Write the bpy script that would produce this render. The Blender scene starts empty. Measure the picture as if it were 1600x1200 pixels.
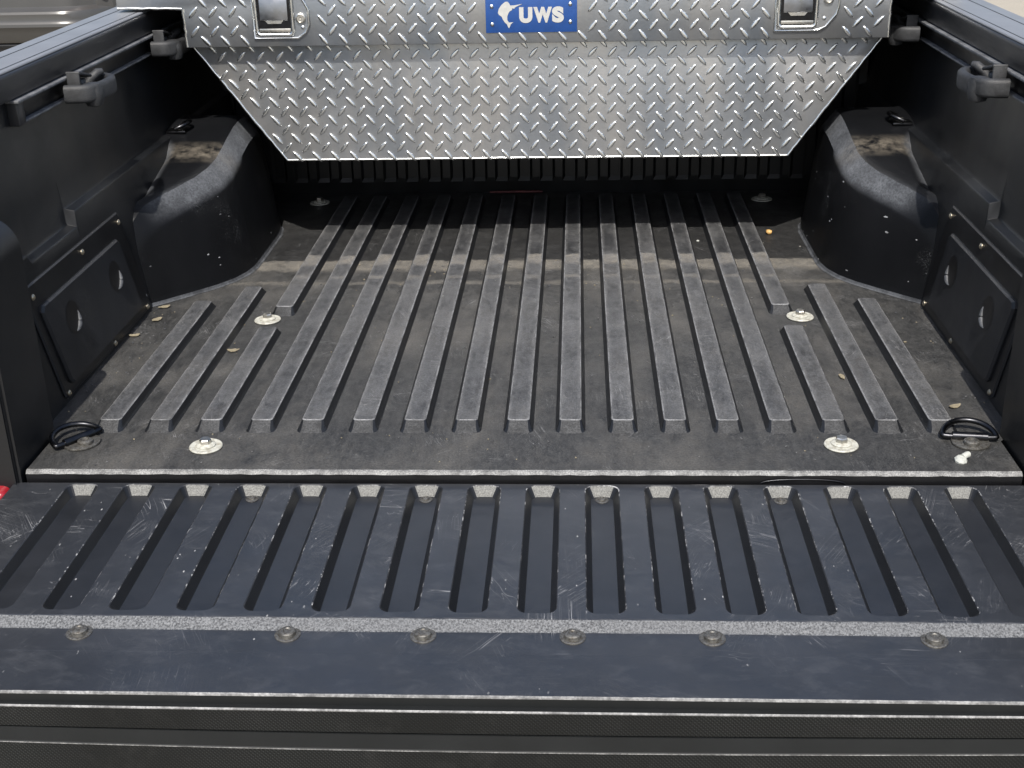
import bpy, bmesh, math, random
from mathutils import Vector, Matrix
random.seed(7)
R = math.radians
S = bpy.context.scene
C = S.collection

# ------------------------------------------------------------------ camera
cam_d = bpy.data.cameras.new("camera"); cam = bpy.data.objects.new("camera", cam_d); C.objects.link(cam)
cam_d.sensor_width = 36.0; cam_d.lens = 45.0; cam_d.clip_start = 0.02; cam_d.clip_end = 500
def cam_axes(pitch, yaw, roll):
    f = Vector((-math.sin(yaw) * math.cos(pitch), math.cos(yaw) * math.cos(pitch), -math.sin(pitch)))
    r = Vector((math.cos(yaw), math.sin(yaw), 0)); u = r.cross(f)
    r2 = r * math.cos(roll) + u * math.sin(roll); u2 = -r * math.sin(roll) + u * math.cos(roll)
    return r2, u2, f
r_, u_, f_ = cam_axes(R(23.479), R(3.225), R(-1.342))
cam.matrix_world = Matrix(((r_.x, u_.x, -f_.x, 0.0884), (r_.y, u_.y, -f_.y, -1.5709), (r_.z, u_.z, -f_.z, 0.8167), (0, 0, 0, 1)))
S.camera = cam

# ------------------------------------------------------------------ sky, sun, exposure
SUN_EL, SUN_AZ = R(53), R(1.0)          # sun stands behind the photographer, almost square to the tailgate
W = bpy.data.worlds.new("World"); S.world = W; W.use_nodes = True
nt = W.node_tree; nt.nodes.clear()
sky = nt.nodes.new("ShaderNodeTexSky"); sky.sky_type = 'NISHITA'; sky.sun_disc = False
sky.sun_elevation = SUN_EL; sky.sun_rotation = R(180) - SUN_AZ; sky.air_density = 1.0; sky.dust_density = 2.5; sky.ozone_density = 1.0
bg = nt.nodes.new("ShaderNodeBackground"); bg.inputs[1].default_value = 0.12
wo = nt.nodes.new("ShaderNodeOutputWorld")
nt.links.new(sky.outputs[0], bg.inputs[0]); nt.links.new(bg.outputs[0], wo.inputs[0])
sd = bpy.data.lights.new("sun", 'SUN'); sd.energy = 4.0; sd.angle = R(0.53); sd.color = (1.0, 0.955, 0.89)
sun = bpy.data.objects.new("sun", sd); C.objects.link(sun)
sdir = Vector((-math.sin(SUN_AZ) * math.cos(SUN_EL), -math.cos(SUN_AZ) * math.cos(SUN_EL), math.sin(SUN_EL)))
sun.rotation_euler = sdir.to_track_quat('Z', 'Y').to_euler(); sun.location = sdir * 20
S.view_settings.view_transform = 'Standard'; S.view_settings.look = 'None'
S.view_settings.gamma = 1.0; S.view_settings.use_curve_mapping = False
S.view_settings.exposure = 0.7

# ------------------------------------------------------------------ node helper
class NT:
    def __init__(s, name):
        s.m = bpy.data.materials.new(name); s.m.use_nodes = True
        s.t = s.m.node_tree; s.t.nodes.clear()
        s.out = s.t.nodes.new("ShaderNodeOutputMaterial"); s.b = s.t.nodes.new("ShaderNodeBsdfPrincipled")
        s.t.links.new(s.b.outputs[0], s.out.inputs[0])
        s.pos = s.t.nodes.new("ShaderNodeNewGeometry").outputs['Position']
    def n(s, kind, **kw):
        x = s.t.nodes.new(kind)
        for k, v in kw.items(): setattr(x, k, v)
        return x
    def put(s, sock, v):
        if isinstance(v, bpy.types.NodeSocket): s.t.links.new(v, sock)
        else:
            if sock.type == 'RGBA' and not hasattr(v, '__len__'): v = (v, v, v, 1)
            elif sock.type == 'RGBA' and len(v) == 3: v = (*v, 1)
            sock.default_value = v
    def math(s, op, a, b=0.0, clamp=False):
        x = s.n("ShaderNodeMath", operation=op, use_clamp=clamp); s.put(x.inputs[0], a); s.put(x.inputs[1], b); return x.outputs[0]
    def mix(s, f, a, b):
        x = s.n("ShaderNodeMix", data_type='RGBA'); s.put(x.inputs[0], f); s.put(x.inputs[6], a); s.put(x.inputs[7], b); return x.outputs[2]
    def mapping(s, rot=(0, 0, 0), scale=(1, 1, 1), loc=(0, 0, 0), v=None):
        x = s.n("ShaderNodeMapping"); s.put(x.inputs[0], v or s.pos)
        x.inputs['Location'].default_value = loc; x.inputs['Rotation'].default_value = rot; x.inputs['Scale'].default_value = scale
        return x.outputs[0]
    def noise(s, scale, detail=3, rough=.55, v=None):
        x = s.n("ShaderNodeTexNoise"); s.put(x.inputs['Vector'], v or s.pos)
        x.inputs['Scale'].default_value = scale; x.inputs['Detail'].default_value = detail; x.inputs['Roughness'].default_value = rough
        return x.outputs[0]
    def ramp(s, f, lo, hi, a=0.0, b=1.0):
        x = s.n("ShaderNodeMapRange"); s.put(x.inputs[0], f)
        for i, q in ((1, lo), (2, hi), (3, a), (4, b)): x.inputs[i].default_value = q
        return x.outputs[0]
    def sep(s, v=None):
        x = s.n("ShaderNodeSeparateXYZ"); s.put(x.inputs[0], v or s.pos); return x.outputs
    def scratches(s, rots, scale=(9, 260, 60), w=.012, patch=5.0, plo=.5, phi=.66, seed=0.0):
        tot = None
        pm = s.ramp(s.noise(patch, 2, v=s.mapping(loc=(seed, seed * 2, 3))), plo, phi)
        for k, a in enumerate(rots):
            v = s.mapping(scale=scale, loc=(seed + k * 3.1, k * 7.7, k * 1.3), v=s.mapping(rot=(0, 0, R(a))))
            # bend the lines a little
            wv = s.n("ShaderNodeVectorMath", operation='ADD'); s.put(wv.inputs[0], v)
            nz = s.n("ShaderNodeTexNoise"); nz.inputs['Scale'].default_value = 4.0; s.put(nz.inputs['Vector'], s.pos)
            sc = s.n("ShaderNodeVectorMath", operation='SCALE'); s.put(sc.inputs[0], nz.outputs[1]); sc.inputs['Scale'].default_value = 4.0
            s.put(wv.inputs[1], sc.outputs[0])
            n0 = s.noise(1.0, 1, v=wv.outputs[0])
            d = s.math('ABSOLUTE', s.math('SUBTRACT', n0, .5))
            l = s.ramp(d, 0, w, 1, 0)
            m2 = s.ramp(s.noise(9, 2, v=s.mapping(loc=(k * 9.1, seed, k * 4))), .58, .70)
            l = s.math('MULTIPLY', l, m2)
            tot = l if tot is None else s.math('MAXIMUM', tot, l)
        return s.math('MULTIPLY', tot, pm, True)
    def chips(s, scale=28, size=.12, keep=.2, seed=0.0, patch=(3.0, .45, .6), asp=(1.6, .8, 1)):
        x = s.n("ShaderNodeTexVoronoi"); x.inputs['Scale'].default_value = scale
        s.put(x.inputs['Vector'], s.mapping(scale=asp, loc=(seed, seed, seed)))
        rnd = s.sep(x.outputs['Color'])
        sz = s.math('MULTIPLY', s.ramp(rnd[1], 0, 1, .3, 1.0), size)
        d = s.math('ADD', x.outputs['Distance'], s.math('MULTIPLY', s.math('SUBTRACT', s.noise(260, 3), .5), .22))
        c = s.math('LESS_THAN', d, sz); c = s.math('MULTIPLY', c, s.math('LESS_THAN', rnd[0], keep))
        return s.math('MULTIPLY', c, s.ramp(s.noise(patch[0], 2, v=s.mapping(loc=(seed, 5, 2))), patch[1], patch[2]))
    def bump(s, h, strength=.2, dist=.001, prev=None):
        x = s.n("ShaderNodeBump"); s.put(x.inputs['Height'], h); x.inputs['Strength'].default_value = strength; x.inputs['Distance'].default_value = dist
        if prev: s.put(x.inputs['Normal'], prev)
        return x.outputs[0]
    def done(s, col, rough=.5, metal=0.0, spec=.5, normal=None, **kw):
        s.put(s.b.inputs['Base Color'], col); s.put(s.b.inputs['Roughness'], rough); s.put(s.b.inputs['Metallic'], metal)
        s.put(s.b.inputs['Specular IOR Level'], spec)
        if normal: s.put(s.b.inputs['Normal'], normal)
        for k, v in kw.items(): s.put(s.b.inputs[k], v)
        return s.m

M = {}
def mat_bed(name, lo, hi, dust, dust_amt, band=True):
    """worn black bed plastic seen from above: grain, scuffs, scratches and a film of dust"""
    t = NT(name)
    col = t.mix(t.ramp(t.noise(9, 5, .65), .3, .7), lo, hi)
    # fine longitudinal scuffs left by sliding loads
    sc = t.noise(1.0, 4, .7, v=t.mapping(scale=(90, 5, 20)))
    col = t.mix(t.ramp(sc, .5, .8, 0, .45), col, tuple(min(1, c * 1.9) for c in hi))
    d = t.ramp(t.noise(4.5, 6, .7, v=t.mapping(scale=(1.5, .8, 1), loc=(4, 1, 0))), .47, .70)
    d = t.math('MULTIPLY', d, dust_amt, True)
    if band:
        y = t.sep()[1]
        ym = t.math('ADD', y, t.math('MULTIPLY', t.math('SUBTRACT', t.noise(20, 5, .75), .5), .055))
        b1 = t.math('MULTIPLY', t.ramp(ym, .872, .895), t.ramp(ym, .950, .942))
        b2 = t.ramp(t.math('ABSOLUTE', t.math('SUBTRACT', ym, .805)), .004, .014, .6, 0)
        bb = t.math('MULTIPLY', t.math('MAXIMUM', b1, b2), t.ramp(t.noise(30, 5, .75, v=t.mapping(loc=(7, 2, 1))), .30, .66, .25, 1))
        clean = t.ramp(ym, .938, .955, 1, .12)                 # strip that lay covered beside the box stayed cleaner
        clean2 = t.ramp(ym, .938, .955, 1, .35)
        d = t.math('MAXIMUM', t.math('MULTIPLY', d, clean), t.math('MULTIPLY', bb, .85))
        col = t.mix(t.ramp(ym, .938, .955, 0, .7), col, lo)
    col = t.mix(d, col, dust)
    if band: col = t.mix(t.math('MULTIPLY', bb, .5), col, (.17, .152, .120))
    if name.startswith('scuffed'):
        tc = t.n('ShaderNodeTexCoord').outputs['Object']; lx = t.math('ABSOLUTE', t.sep(tc)[0])
        ew = t.math('MULTIPLY', t.ramp(lx, .0085, .0150), t.ramp(t.noise(34, 5, .75), .36, .66))
        col = t.mix(t.math('MULTIPLY', ew, .85), col, (.125, .125, .124))
        bl = t.ramp(t.noise(17, 5, .7, v=t.mapping(scale=(1, .5, 1), loc=(2, 8, 1))), .46, .70)
        col = t.mix(t.math('MULTIPLY', bl, .55), col, (.105, .105, .104))
    s1 = t.math('MAXIMUM', t.scratches((8, 84, 63, -38), w=.012, plo=.42, phi=.56, seed=1.7), t.scratches((70, 35, -20, -60), scale=(14, 200, 60), w=.012, patch=8, plo=.44, phi=.56, seed=6.7))
    fine = t.ramp(t.noise(95, 6, .8, v=t.mapping(scale=(1, .45, 1))), .42, .70, 0, .75)
    fine = t.math('MULTIPLY', fine, clean2) if band else fine
    col = t.mix(fine, col, tuple(min(1, c * 2.1) for c in hi))
    col = t.mix(t.math('MULTIPLY', s1, .6), col, (.26, .26, .26))
    ch = t.chips(34, .10, .14, 2.0)
    col = t.mix(t.math('MULTIPLY', ch, .7), col, (.30, .29, .26))
    mg = t.noise(330, 3, .7)
    mm = t.n('ShaderNodeMix', data_type='RGBA', blend_type='MULTIPLY'); t.put(mm.inputs[0], 1.0); t.put(mm.inputs[6], col)
    gv = t.n('ShaderNodeCombineColor'); gr = t.ramp(mg, .3, .7, .55, 1.5)
    for q in range(3): t.put(gv.inputs[q], gr)
    t.put(mm.inputs[7], gv.outputs[0]); col = mm.outputs[2]
    g = t.noise(700, 3)
    nrm = t.bump(g, .6, .0008); nrm = t.bump(t.noise(16, 3), .25, .002, nrm)
    rough = t.ramp(t.noise(22, 4, .6), .3, .7, .42, .60)
    rough = t.math('ADD', rough, t.math('MULTIPLY', d, .3), True)
    return t.done(col, rough, spec=.5, normal=nrm)
M['floor'] = mat_bed('dusty_bed_floor', (.0105, .0107, .011), (.025, .0248, .024), (.115, .108, .096), .50)
M['rib'] = mat_bed('scuffed_rib_plastic', (.017, .0175, .0185), (.040, .041, .043), (.13, .122, .11), .30)


def mat_worn(name, lo, hi, grain=700, bump=.5):
    t = NT(name)
    col = t.mix(t.ramp(t.noise(grain, 2), .35, .65), lo, hi)
    col = t.mix(t.ramp(t.noise(30, 5, .75), .42, .62, 0, .85), col, tuple(c * .42 for c in lo))
    return t.done(col, .6, normal=t.bump(t.noise(grain, 2), bump, .001))
M['edge'] = mat_worn('abraded_plastic_edge', (.10, .102, .105), (.23, .232, .236))
M['lip'] = mat_worn('grained_grey_lip', (.11, .11, .11), (.27, .27, .26), 520, .8)
def mat_strip():
    t = NT('grained_anti_slip_strip')
    n = t.noise(420, 3, .7)
    col = t.mix(t.ramp(n, .38, .62), (.020, .022, .025), (.145, .15, .156))
    col = t.mix(t.ramp(t.noise(7, 4, .7, v=t.mapping(scale=(1, 5, 1))), .45, .7, 0, .5), col, (.09, .093, .098))
    return t.done(col, .62, normal=t.bump(n, .9, .0014))
M['strip'] = mat_strip()
def mat_slotend():
    t = NT('grained_slot_end'); n = t.noise(500, 3, .7)
    return t.done(t.mix(t.ramp(n, .35, .65), (.065, .065, .06), (.165, .165, .153)), .65, normal=t.bump(n, .7, .001))
M['slotend'] = mat_slotend()

def mat_gate():
    t = NT('scratched_tailgate_plastic')
    col = t.mix(t.ramp(t.noise(7, 5, .6), .3, .72), (.011, .012, .014), (.020, .0215, .025))
    col = t.mix(t.ramp(t.noise(24, 6, .72, v=t.mapping(rot=(0, 0, R(25)), scale=(1, 1.6, 1))), .50, .78, 0, .5), col, (.050, .052, .056))
    s1 = t.scratches((87, 58, -47, 28, -71), scale=(7, 260, 60), w=.009, patch=6, plo=.42, phi=.60, seed=5.3)
    s2 = t.scratches((3, 62, -55), scale=(4, 110, 60), w=.006, patch=5, plo=.42, phi=.56, seed=9.1)
    s1 = t.math('MAXIMUM', s1, s2); yy = t.sep()[1]; s1 = t.math('MULTIPLY', s1, t.ramp(yy, -.40, -.34, .22, 1.0))
    col = t.mix(t.math('MULTIPLY', s1, .8), col, (.34, .34, .34))
    ch = t.chips(30, .09, .20, 4.0, (4.0, .42, .56)); ch2 = t.chips(80, .17, .22, 8.0, (6.0, .48, .62))
    col = t.mix(t.math('MULTIPLY', t.math('MAXIMUM', ch, ch2), t.ramp(yy, -.40, -.34, .35, 1.0)), col, (.34, .34, .33))
    nrm = t.bump(t.noise(1100, 2), .12, .0004); nrm = t.bump(t.noise(13, 3), .15, .002, nrm)
    return t.done(col, t.ramp(t.noise(18, 4), .3, .7, .33, .46), spec=.98, normal=nrm)
M['gate'] = mat_gate()
def mat_rim():
    t = NT('chipped_slot_rim')
    m = t.math('MULTIPLY', t.ramp(t.noise(95, 4, .7), .52, .62), t.ramp(t.noise(11, 3), .42, .6))
    return t.done(t.mix(m, (.016, .017, .020), (.30, .30, .30)), .45)
M['rim_worn'] = mat_rim()
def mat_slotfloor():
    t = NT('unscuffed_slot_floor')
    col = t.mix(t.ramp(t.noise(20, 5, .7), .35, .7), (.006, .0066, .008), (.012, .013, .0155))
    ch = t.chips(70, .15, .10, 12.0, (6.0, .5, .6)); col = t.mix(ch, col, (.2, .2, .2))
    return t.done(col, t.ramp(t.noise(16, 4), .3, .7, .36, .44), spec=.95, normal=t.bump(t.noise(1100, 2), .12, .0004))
M['slotfloor'] = mat_slotfloor()
def mat_wall(name='satin_black_wall_plastic', base=(.0045, .005, .0058), ch_amt=.0, seed=0.0):
    t = NT(name)
    col = t.mix(t.ramp(t.noise(3.5, 4, .6), .35, .7), base, tuple(c * 1.7 for c in base))
    if ch_amt:
        s1 = t.scratches((0, 12), scale=(14, 200, 200), w=.012, seed=seed, patch=7)
        c = t.math('MAXIMUM', t.chips(34, .16, ch_amt, seed, (5.0, .46, .58)), t.math('MULTIPLY', s1, .5))
        col = t.mix(c, col, (.34, .35, .36))
    return t.done(col, t.ramp(t.noise(9, 3), .3, .7, .30, .44), spec=.4, normal=t.bump(t.noise(800, 2), .25, .0006))
M['wall'] = mat_wall()
M['frontwall'] = mat_wall('front_wall_plastic', (.004, .0043, .005))
M['flank'] = mat_wall('unscuffed_shaded_flank', (.006, .0065, .0075))  # rib and slot sides: unscuffed plastic, with shade put into a darker base
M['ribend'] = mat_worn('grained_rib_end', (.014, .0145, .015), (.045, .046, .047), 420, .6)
def mat_well():
    t = NT('scuffed_wheel_well_plastic')
    base = t.mix(t.ramp(t.noise(4, 4, .6), .35, .7), (.0035, .0038, .0045), (.007, .0074, .0085))
    z = t.sep()[2]
    # tan clay rubbed onto the crown of each hump
    clay = t.math('MULTIPLY', t.ramp(t.noise(30, 6, .8), .40, .78), t.ramp(z, .19, .22))
    y = t.sep()[1]
    clay = t.math('MULTIPLY', clay, t.ramp(t.math('ABSOLUTE', t.math('SUBTRACT', y, .925)), .015, .05, 1, 0))
    col = t.mix(t.math('MULTIPLY', clay, .7), base, (.24, .21, .165))
    c = t.math('MAXIMUM', t.math('MAXIMUM', t.chips(26, .10, .34, 3.0, (6.0, .47, .55), (1, .6, 2.2)), t.chips(60, .16, .30, 5.0, (7.0, .49, .57), (1, .7, 1.8))), t.math('MULTIPLY', t.scratches((0, 10), scale=(14, 200, 200), w=.012, seed=2.2, patch=8), .5))
    c = t.math('MULTIPLY', c, t.ramp(z, .19, .17))
    col = t.mix(c, col, (.40, .41, .42))
    # shoulders rubbed grey by sliding loads: worn wherever the surface turns from side to crown
    nz = t.sep(t.n('ShaderNodeNewGeometry').outputs['Normal'])[2]
    rub = t.math('MULTIPLY', t.math('MULTIPLY', t.ramp(nz, .25, .52), t.ramp(nz, .93, .72)), t.math('MULTIPLY', t.ramp(z, .12, .18), t.ramp(y, .70, .76)))
    rub = t.math('MULTIPLY', rub, t.math('MULTIPLY', t.ramp(t.noise(240, 3, .7), .35, .65, .5, 1.0), t.ramp(t.noise(22, 4, .6), .3, .65, .45, 1.0)))
    col = t.mix(t.math('MULTIPLY', rub, .9), col, (.120, .127, .138))
    return t.done(col, .42, spec=.16, normal=t.bump(t.noise(520, 3), .35, .0008))
M['well'] = mat_well()
M['hatch'] = mat_wall('hatch_plastic', (.005, .0053, .006), .10, 6.0)
M['door'] = mat_wall('hatch_door_plastic', (.010, .011, .013), .05, 9.0)
M['capface'] = mat_wall('rail_cap_face', (.014, .0145, .016))
M['rail'] = mat_worn('rail_metal_black', (.10, .104, .112), (.15, .155, .165), 900, .2)
M['cleat'] = mat_worn('moulded_grey_cleat', (.020, .0212, .023), (.034, .0355, .038), 600, .5)
M['cleatlight'] = mat_worn('pale_grey_clamp', (.05, .053, .057), (.08, .083, .087), 600, .3)
M['slate'] = mat_worn('rubbed_and_lit_slate_plastic', (.045, .048, .053), (.075, .079, .086), 500, .3)  # well foot and grit; also the painted highlight in the finger slots
M['dark'] = mat_wall('matte_black_void', (.003, .003, .0035))

def mat_metal(name, col, rough, var=.12, rust=None, scale=60):
    t = NT(name)
    c = t.mix(t.ramp(t.noise(scale, 4, .65), .3, .7), tuple(q * (1 - var) for q in col), col)
    if rust:
        rm = t.ramp(t.noise(scale * 2.2, 4, .7, v=t.mapping(loc=(3, 1, 9))), .46, .62)
        c = t.mix(t.math('MULTIPLY', rm, .75), c, rust)
    return t.done(c, t.ramp(t.noise(scale * 1.4, 3), .3, .7, rough * .8, rough * 1.25), metal=1.0 if not rust else .75, normal=t.bump(t.noise(scale * 8, 2), .1, .0004))
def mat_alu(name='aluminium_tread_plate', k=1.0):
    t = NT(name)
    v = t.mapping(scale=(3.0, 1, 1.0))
    c = t.mix(t.ramp(t.noise(2.2, 4, .6, v=v), .38, .60), (.40, .435, .475), (.575, .57, .555))  # cool and warm patches: reflections painted into the base colour
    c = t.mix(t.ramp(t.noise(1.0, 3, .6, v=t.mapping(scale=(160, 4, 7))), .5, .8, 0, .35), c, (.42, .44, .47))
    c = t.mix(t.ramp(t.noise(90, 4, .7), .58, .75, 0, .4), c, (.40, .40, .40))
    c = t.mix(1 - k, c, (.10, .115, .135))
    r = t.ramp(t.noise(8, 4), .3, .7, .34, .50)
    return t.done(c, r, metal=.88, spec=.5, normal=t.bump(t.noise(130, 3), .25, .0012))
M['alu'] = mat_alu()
M['alulid'] = mat_alu('darker_lid_aluminium', .56)  # same plate as the body, mixed darker and bluer
M['latchmetal'] = mat_metal('dull_latch_steel', (.30, .31, .33), .34, .2, None, 60)
M['alub'] = mat_metal('bright_burnished_aluminium', (.70, .71, .70), .27, .15, None, 70)
M['steel'] = mat_metal('zinc_plated_steel', (.62, .60, .55), .36, .25, None, 240)
M['steelrust'] = mat_metal('tarnished_bolt_steel', (.20, .195, .18), .50, .4, (.06, .05, .038), 160)
M['brass'] = mat_metal('brassy_screw', (.62, .55, .42), .35, .3, None, 300)
M['blackmetal'] = mat_metal('black_coated_steel', (.045, .046, .05), .32, .2, None, 90)
def simple(name, col, rough=.5, metal=0.0, var=.15, scale=40, spec=.5, **kw):
    t = NT(name)
    c = t.mix(t.ramp(t.noise(scale, 3), .3, .7), tuple(q * (1 - var) for q in col), tuple(min(1, q * (1 + var * .5)) for q in col))
    return t.done(c, rough, metal, spec, t.bump(t.noise(scale * 9, 2), .12, .0005), **kw)
def mat_washer():
    t = NT('grubby_pale_washer')
    c = t.mix(t.ramp(t.noise(160, 4, .7), .42, .66), (.40, .40, .355), (.22, .205, .165))
    return t.done(c, .45, .0, .5, t.bump(t.noise(300, 2), .2, .0006))
M['white'] = mat_washer()
M['cap'] = simple('grey_rail_cap_plastic', (.150, .158, .172), .5, 0, .12, 9)
M['blue'] = simple('blue_badge_enamel', (.010, .052, .20), .35, .0, .12, 60)
M['badge_print'] = simple('silver_grey_print', (.40, .40, .38), .45, .0, .1, 150)
M['tan'] = simple('dry_leaf_tan', (.21, .18, .12), .8, 0, .3, 300)
M['yellow'] = simple('ochre_pebble', (.50, .30, .10), .6, 0, .3, 300)
M['red'] = simple('red_lens', (.22, .008, .014), .2, 0, .1, 50)
M['redstick'] = simple('faded_red_wood', (.12, .03, .03), .6, 0, .3, 90)
M['chip_white'] = simple('white_plastic', (.36, .37, .34), .4, 0, .1, 200)
M['paint'] = simple('dark_truck_paint', (.02, .021, .024), .18, 0, .05, 20)
M['silver'] = simple('pewter_car_paint', (.060, .059, .057), .30, .2, .06, 8)
M['glass'] = simple('tinted_glass', (.012, .014, .015), .06, 0, .05, 5)
M['rubber'] = simple('tyre_rubber', (.018, .018, .018), .75, 0, .2, 60)
M['rim'] = simple('grey_alloy', (.35, .35, .36), .35, .8, .1, 30)
M['valance'] = simple('matte_dark_valance', (.015, .015, .016), .6, 0, .2, 30)
def mat_weave():
    t = NT('woven_texture_trim'); x, y, z = t.sep()
    def wave(a, b, k): return t.math('SINE', t.math('MULTIPLY', t.math('ADD', t.math('MULTIPLY', x, a), t.math('MULTIPLY', z, b)), k))
    h = t.math('MULTIPLY', wave(1, 1, 1350.0), t.math('ADD', t.math('MULTIPLY', wave(1, -1, 1350.0), .55), .45))
    fade = t.ramp(t.noise(5, 4, .6), .35, .7, .25, 1.0)
    col = t.mix(t.math('MULTIPLY', t.ramp(h, -.2, .8), fade), (.004, .0045, .0045), (.024, .026, .0255))
    col = t.mix(t.ramp(t.noise(16, 4, .7), .55, .8, 0, .3), col, (.03, .03, .029))
    return t.done(col, .62, spec=.22, normal=t.bump(h, .3, .0006))
M['weave'] = mat_weave()
M['trim'] = simple('smooth_charcoal_trim', (.009, .010, .0105), .5, 0, .2, 14, .25)
M['trimedge'] = mat_worn('trim_edge_highlight', (.14, .14, .14), (.27, .27, .265), 300, .4)  # bright lines along the gate edges: highlights put into the colour
def mat_ground():
    t = NT('pale_sandy_pavement')
    c = t.mix(t.ramp(t.noise(.6, 5, .6), .3, .7), (.25, .225, .18), (.34, .305, .245))
    c = t.mix(t.ramp(t.noise(60, 3), .4, .7, 0, .5), c, (.20, .18, .15))
    return t.done(c, .9, normal=t.bump(t.noise(90, 4), .4, .004))
M['ground'] = mat_ground()

# ------------------------------------------------------------------ mesh helpers
def mesh(name, verts, faces, mats, fmat=None, smooth=False):
    me = bpy.data.meshes.new(name); me.from_pydata([tuple(v) for v in verts], [], faces)
    for m in (mats if isinstance(mats, (list, tuple)) else [mats]): me.materials.append(M[m])
    if fmat:
        for p, k in zip(me.polygons, fmat): p.material_index = k
    bm = bmesh.new(); bm.from_mesh(me); bmesh.ops.recalc_face_normals(bm, faces=bm.faces); bm.to_mesh(me); bm.free()
    if smooth:
        for p in me.polygons: p.use_smooth = True
    return me
def link(name, me, parent=None, loc=(0, 0, 0), rot=(0, 0, 0)):
    o = bpy.data.objects.new(name, me); C.objects.link(o); o.location = loc; o.rotation_euler = rot
    if parent: o.parent = parent
    return o
def smooth_angle(me, ang=35):
    bm = bmesh.new(); bm.from_mesh(me)
    for e in bm.edges: e.smooth = not (len(e.link_faces) == 2 and e.calc_face_angle(0) > R(ang))
    for f in bm.faces: f.smooth = True
    bm.to_mesh(me); bm.free(); return me
def from_bm(name, bm, mats, ang=None):
    bmesh.ops.recalc_face_normals(bm, faces=bm.faces)
    me = bpy.data.meshes.new(name); bm.to_mesh(me); bm.free()
    for m in (mats if isinstance(mats, (list, tuple)) else [mats]): me.materials.append(M[m])
    return smooth_angle(me, ang) if ang else me
def box_bm(x0, x1, y0, y1, z0, z1, bev=0.0, seg=2, bm=None):
    b = bmesh.new()
    vs = [b.verts.new(p) for p in ((x0, y0, z0), (x1, y0, z0), (x1, y1, z0), (x0, y1, z0), (x0, y0, z1), (x1, y0, z1), (x1, y1, z1), (x0, y1, z1))]
    for f in ((0, 3, 2, 1), (4, 5, 6, 7), (0, 1, 5, 4), (1, 2, 6, 5), (2, 3, 7, 6), (3, 0, 4, 7)): b.faces.new([vs[i] for i in f])
    if bev: bmesh.ops.bevel(b, geom=list(b.edges), offset=bev, segments=seg, affect='EDGES', profile=.5)
    if bm is None: return b
    me = bpy.data.meshes.new("tmp"); b.to_mesh(me); b.free(); bm.from_mesh(me); bpy.data.meshes.remove(me); return bm
def box(name, x0, x1, y0, y1, z0, z1, mat, bev=.002, ang=40): return from_bm(name, box_bm(x0, x1, y0, y1, z0, z1, bev), mat, ang)
def prism(name, poly, axis, a, b, mats, bev=0.0, ang=40, seg=2):
    """extrude a closed 2-D outline along x, y or z"""
    bm = bmesh.new()
    def P(u, v, w): return {'x': (w, u, v), 'y': (u, w, v), 'z': (u, v, w)}[axis]
    A = [bm.verts.new(P(u, v, a)) for u, v in poly]; B = [bm.verts.new(P(u, v, b)) for u, v in poly]
    n = len(poly); bm.faces.new(A); bm.faces.new(B[::-1])
    for i in range(n): bm.faces.new((A[i], A[(i + 1) % n], B[(i + 1) % n], B[i]))
    if bev: bmesh.ops.bevel(bm, geom=list(bm.edges), offset=bev, segments=seg, affect='EDGES', profile=.5)
    return from_bm(name, bm, mats, ang)
def lathe(name, prof, mats, n=24, fm=None, ang=40):
    """revolve (radius, z) profile about z"""
    vs, fs, mm = [], [], []
    for r, z in prof:
        for k in range(n):
            a = 2 * math.pi * k / n; vs.append((r * math.cos(a), r * math.sin(a), z))
    for i in range(len(prof) - 1):
        for k in range(n):
            fs.append((i * n + k, i * n + (k + 1) % n, (i + 1) * n + (k + 1) % n, (i + 1) * n + k)); mm.append(fm[i] if fm else 0)
    if prof[-1][0] > 1e-5: fs.append(tuple((len(prof) - 1) * n + k for k in range(n))); mm.append(fm[-1] if fm else 0)
    return smooth_angle(mesh(name, vs, fs, mats, mm), ang)
def tube(name, pts, r, mat, closed=False, n=10, up=None):
    pts = [Vector(p) for p in pts]; N = len(pts); vs, fs = [], []
    for i, p in enumerate(pts):
        a = pts[(i - 1) % N] if (closed or i) else p; b = pts[(i + 1) % N] if (closed or i < N - 1) else p
        t = (b - a).normalized(); ref = Vector(up) if up else (Vector((0, 0, 1)) if abs(t.z) < .9 else Vector((1, 0, 0)))
        u = t.cross(ref).normalized(); v = u.cross(t)
        rr = r[i] if hasattr(r, '__len__') else r
        for k in range(n):
            q = 2 * math.pi * k / n; vs.append(p + (u * math.cos(q) + v * math.sin(q)) * rr)
    for i in range(N if closed else N - 1):
        j = (i + 1) % N
        for k in range(n): fs.append((i * n + k, i * n + (k + 1) % n, j * n + (k + 1) % n, j * n + k))
    if not closed: fs += [tuple(range(n)), tuple((N - 1) * n + k for k in range(n))]
    return smooth_angle(mesh(name, vs, fs, mat), 50)
def rrect(x0, x1, y0, y1, r, n=4):
    out = []
    for cx, cy, a0 in ((x1 - r, y1 - r, 0), (x0 + r, y1 - r, 90), (x0 + r, y0 + r, 180), (x1 - r, y0 + r, 270)):
        for k in range(n + 1):
            a = R(a0 + 90 * k / n); out.append((cx + r * math.cos(a), cy + r * math.sin(a)))
    return out
def empty(name, loc=(0, 0, 0), label=None, cat=None, group=None, kind=None):
    o = bpy.data.objects.new(name, None); C.objects.link(o); o.location = loc; o.empty_display_size = .05
    tag(o, label, cat, group, kind); return o
def tag(o, label=None, cat=None, group=None, kind=None):
    for k, v in (('label', label), ('category', cat), ('group', group), ('kind', kind)):
        if v: o[k] = v
    return o

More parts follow.
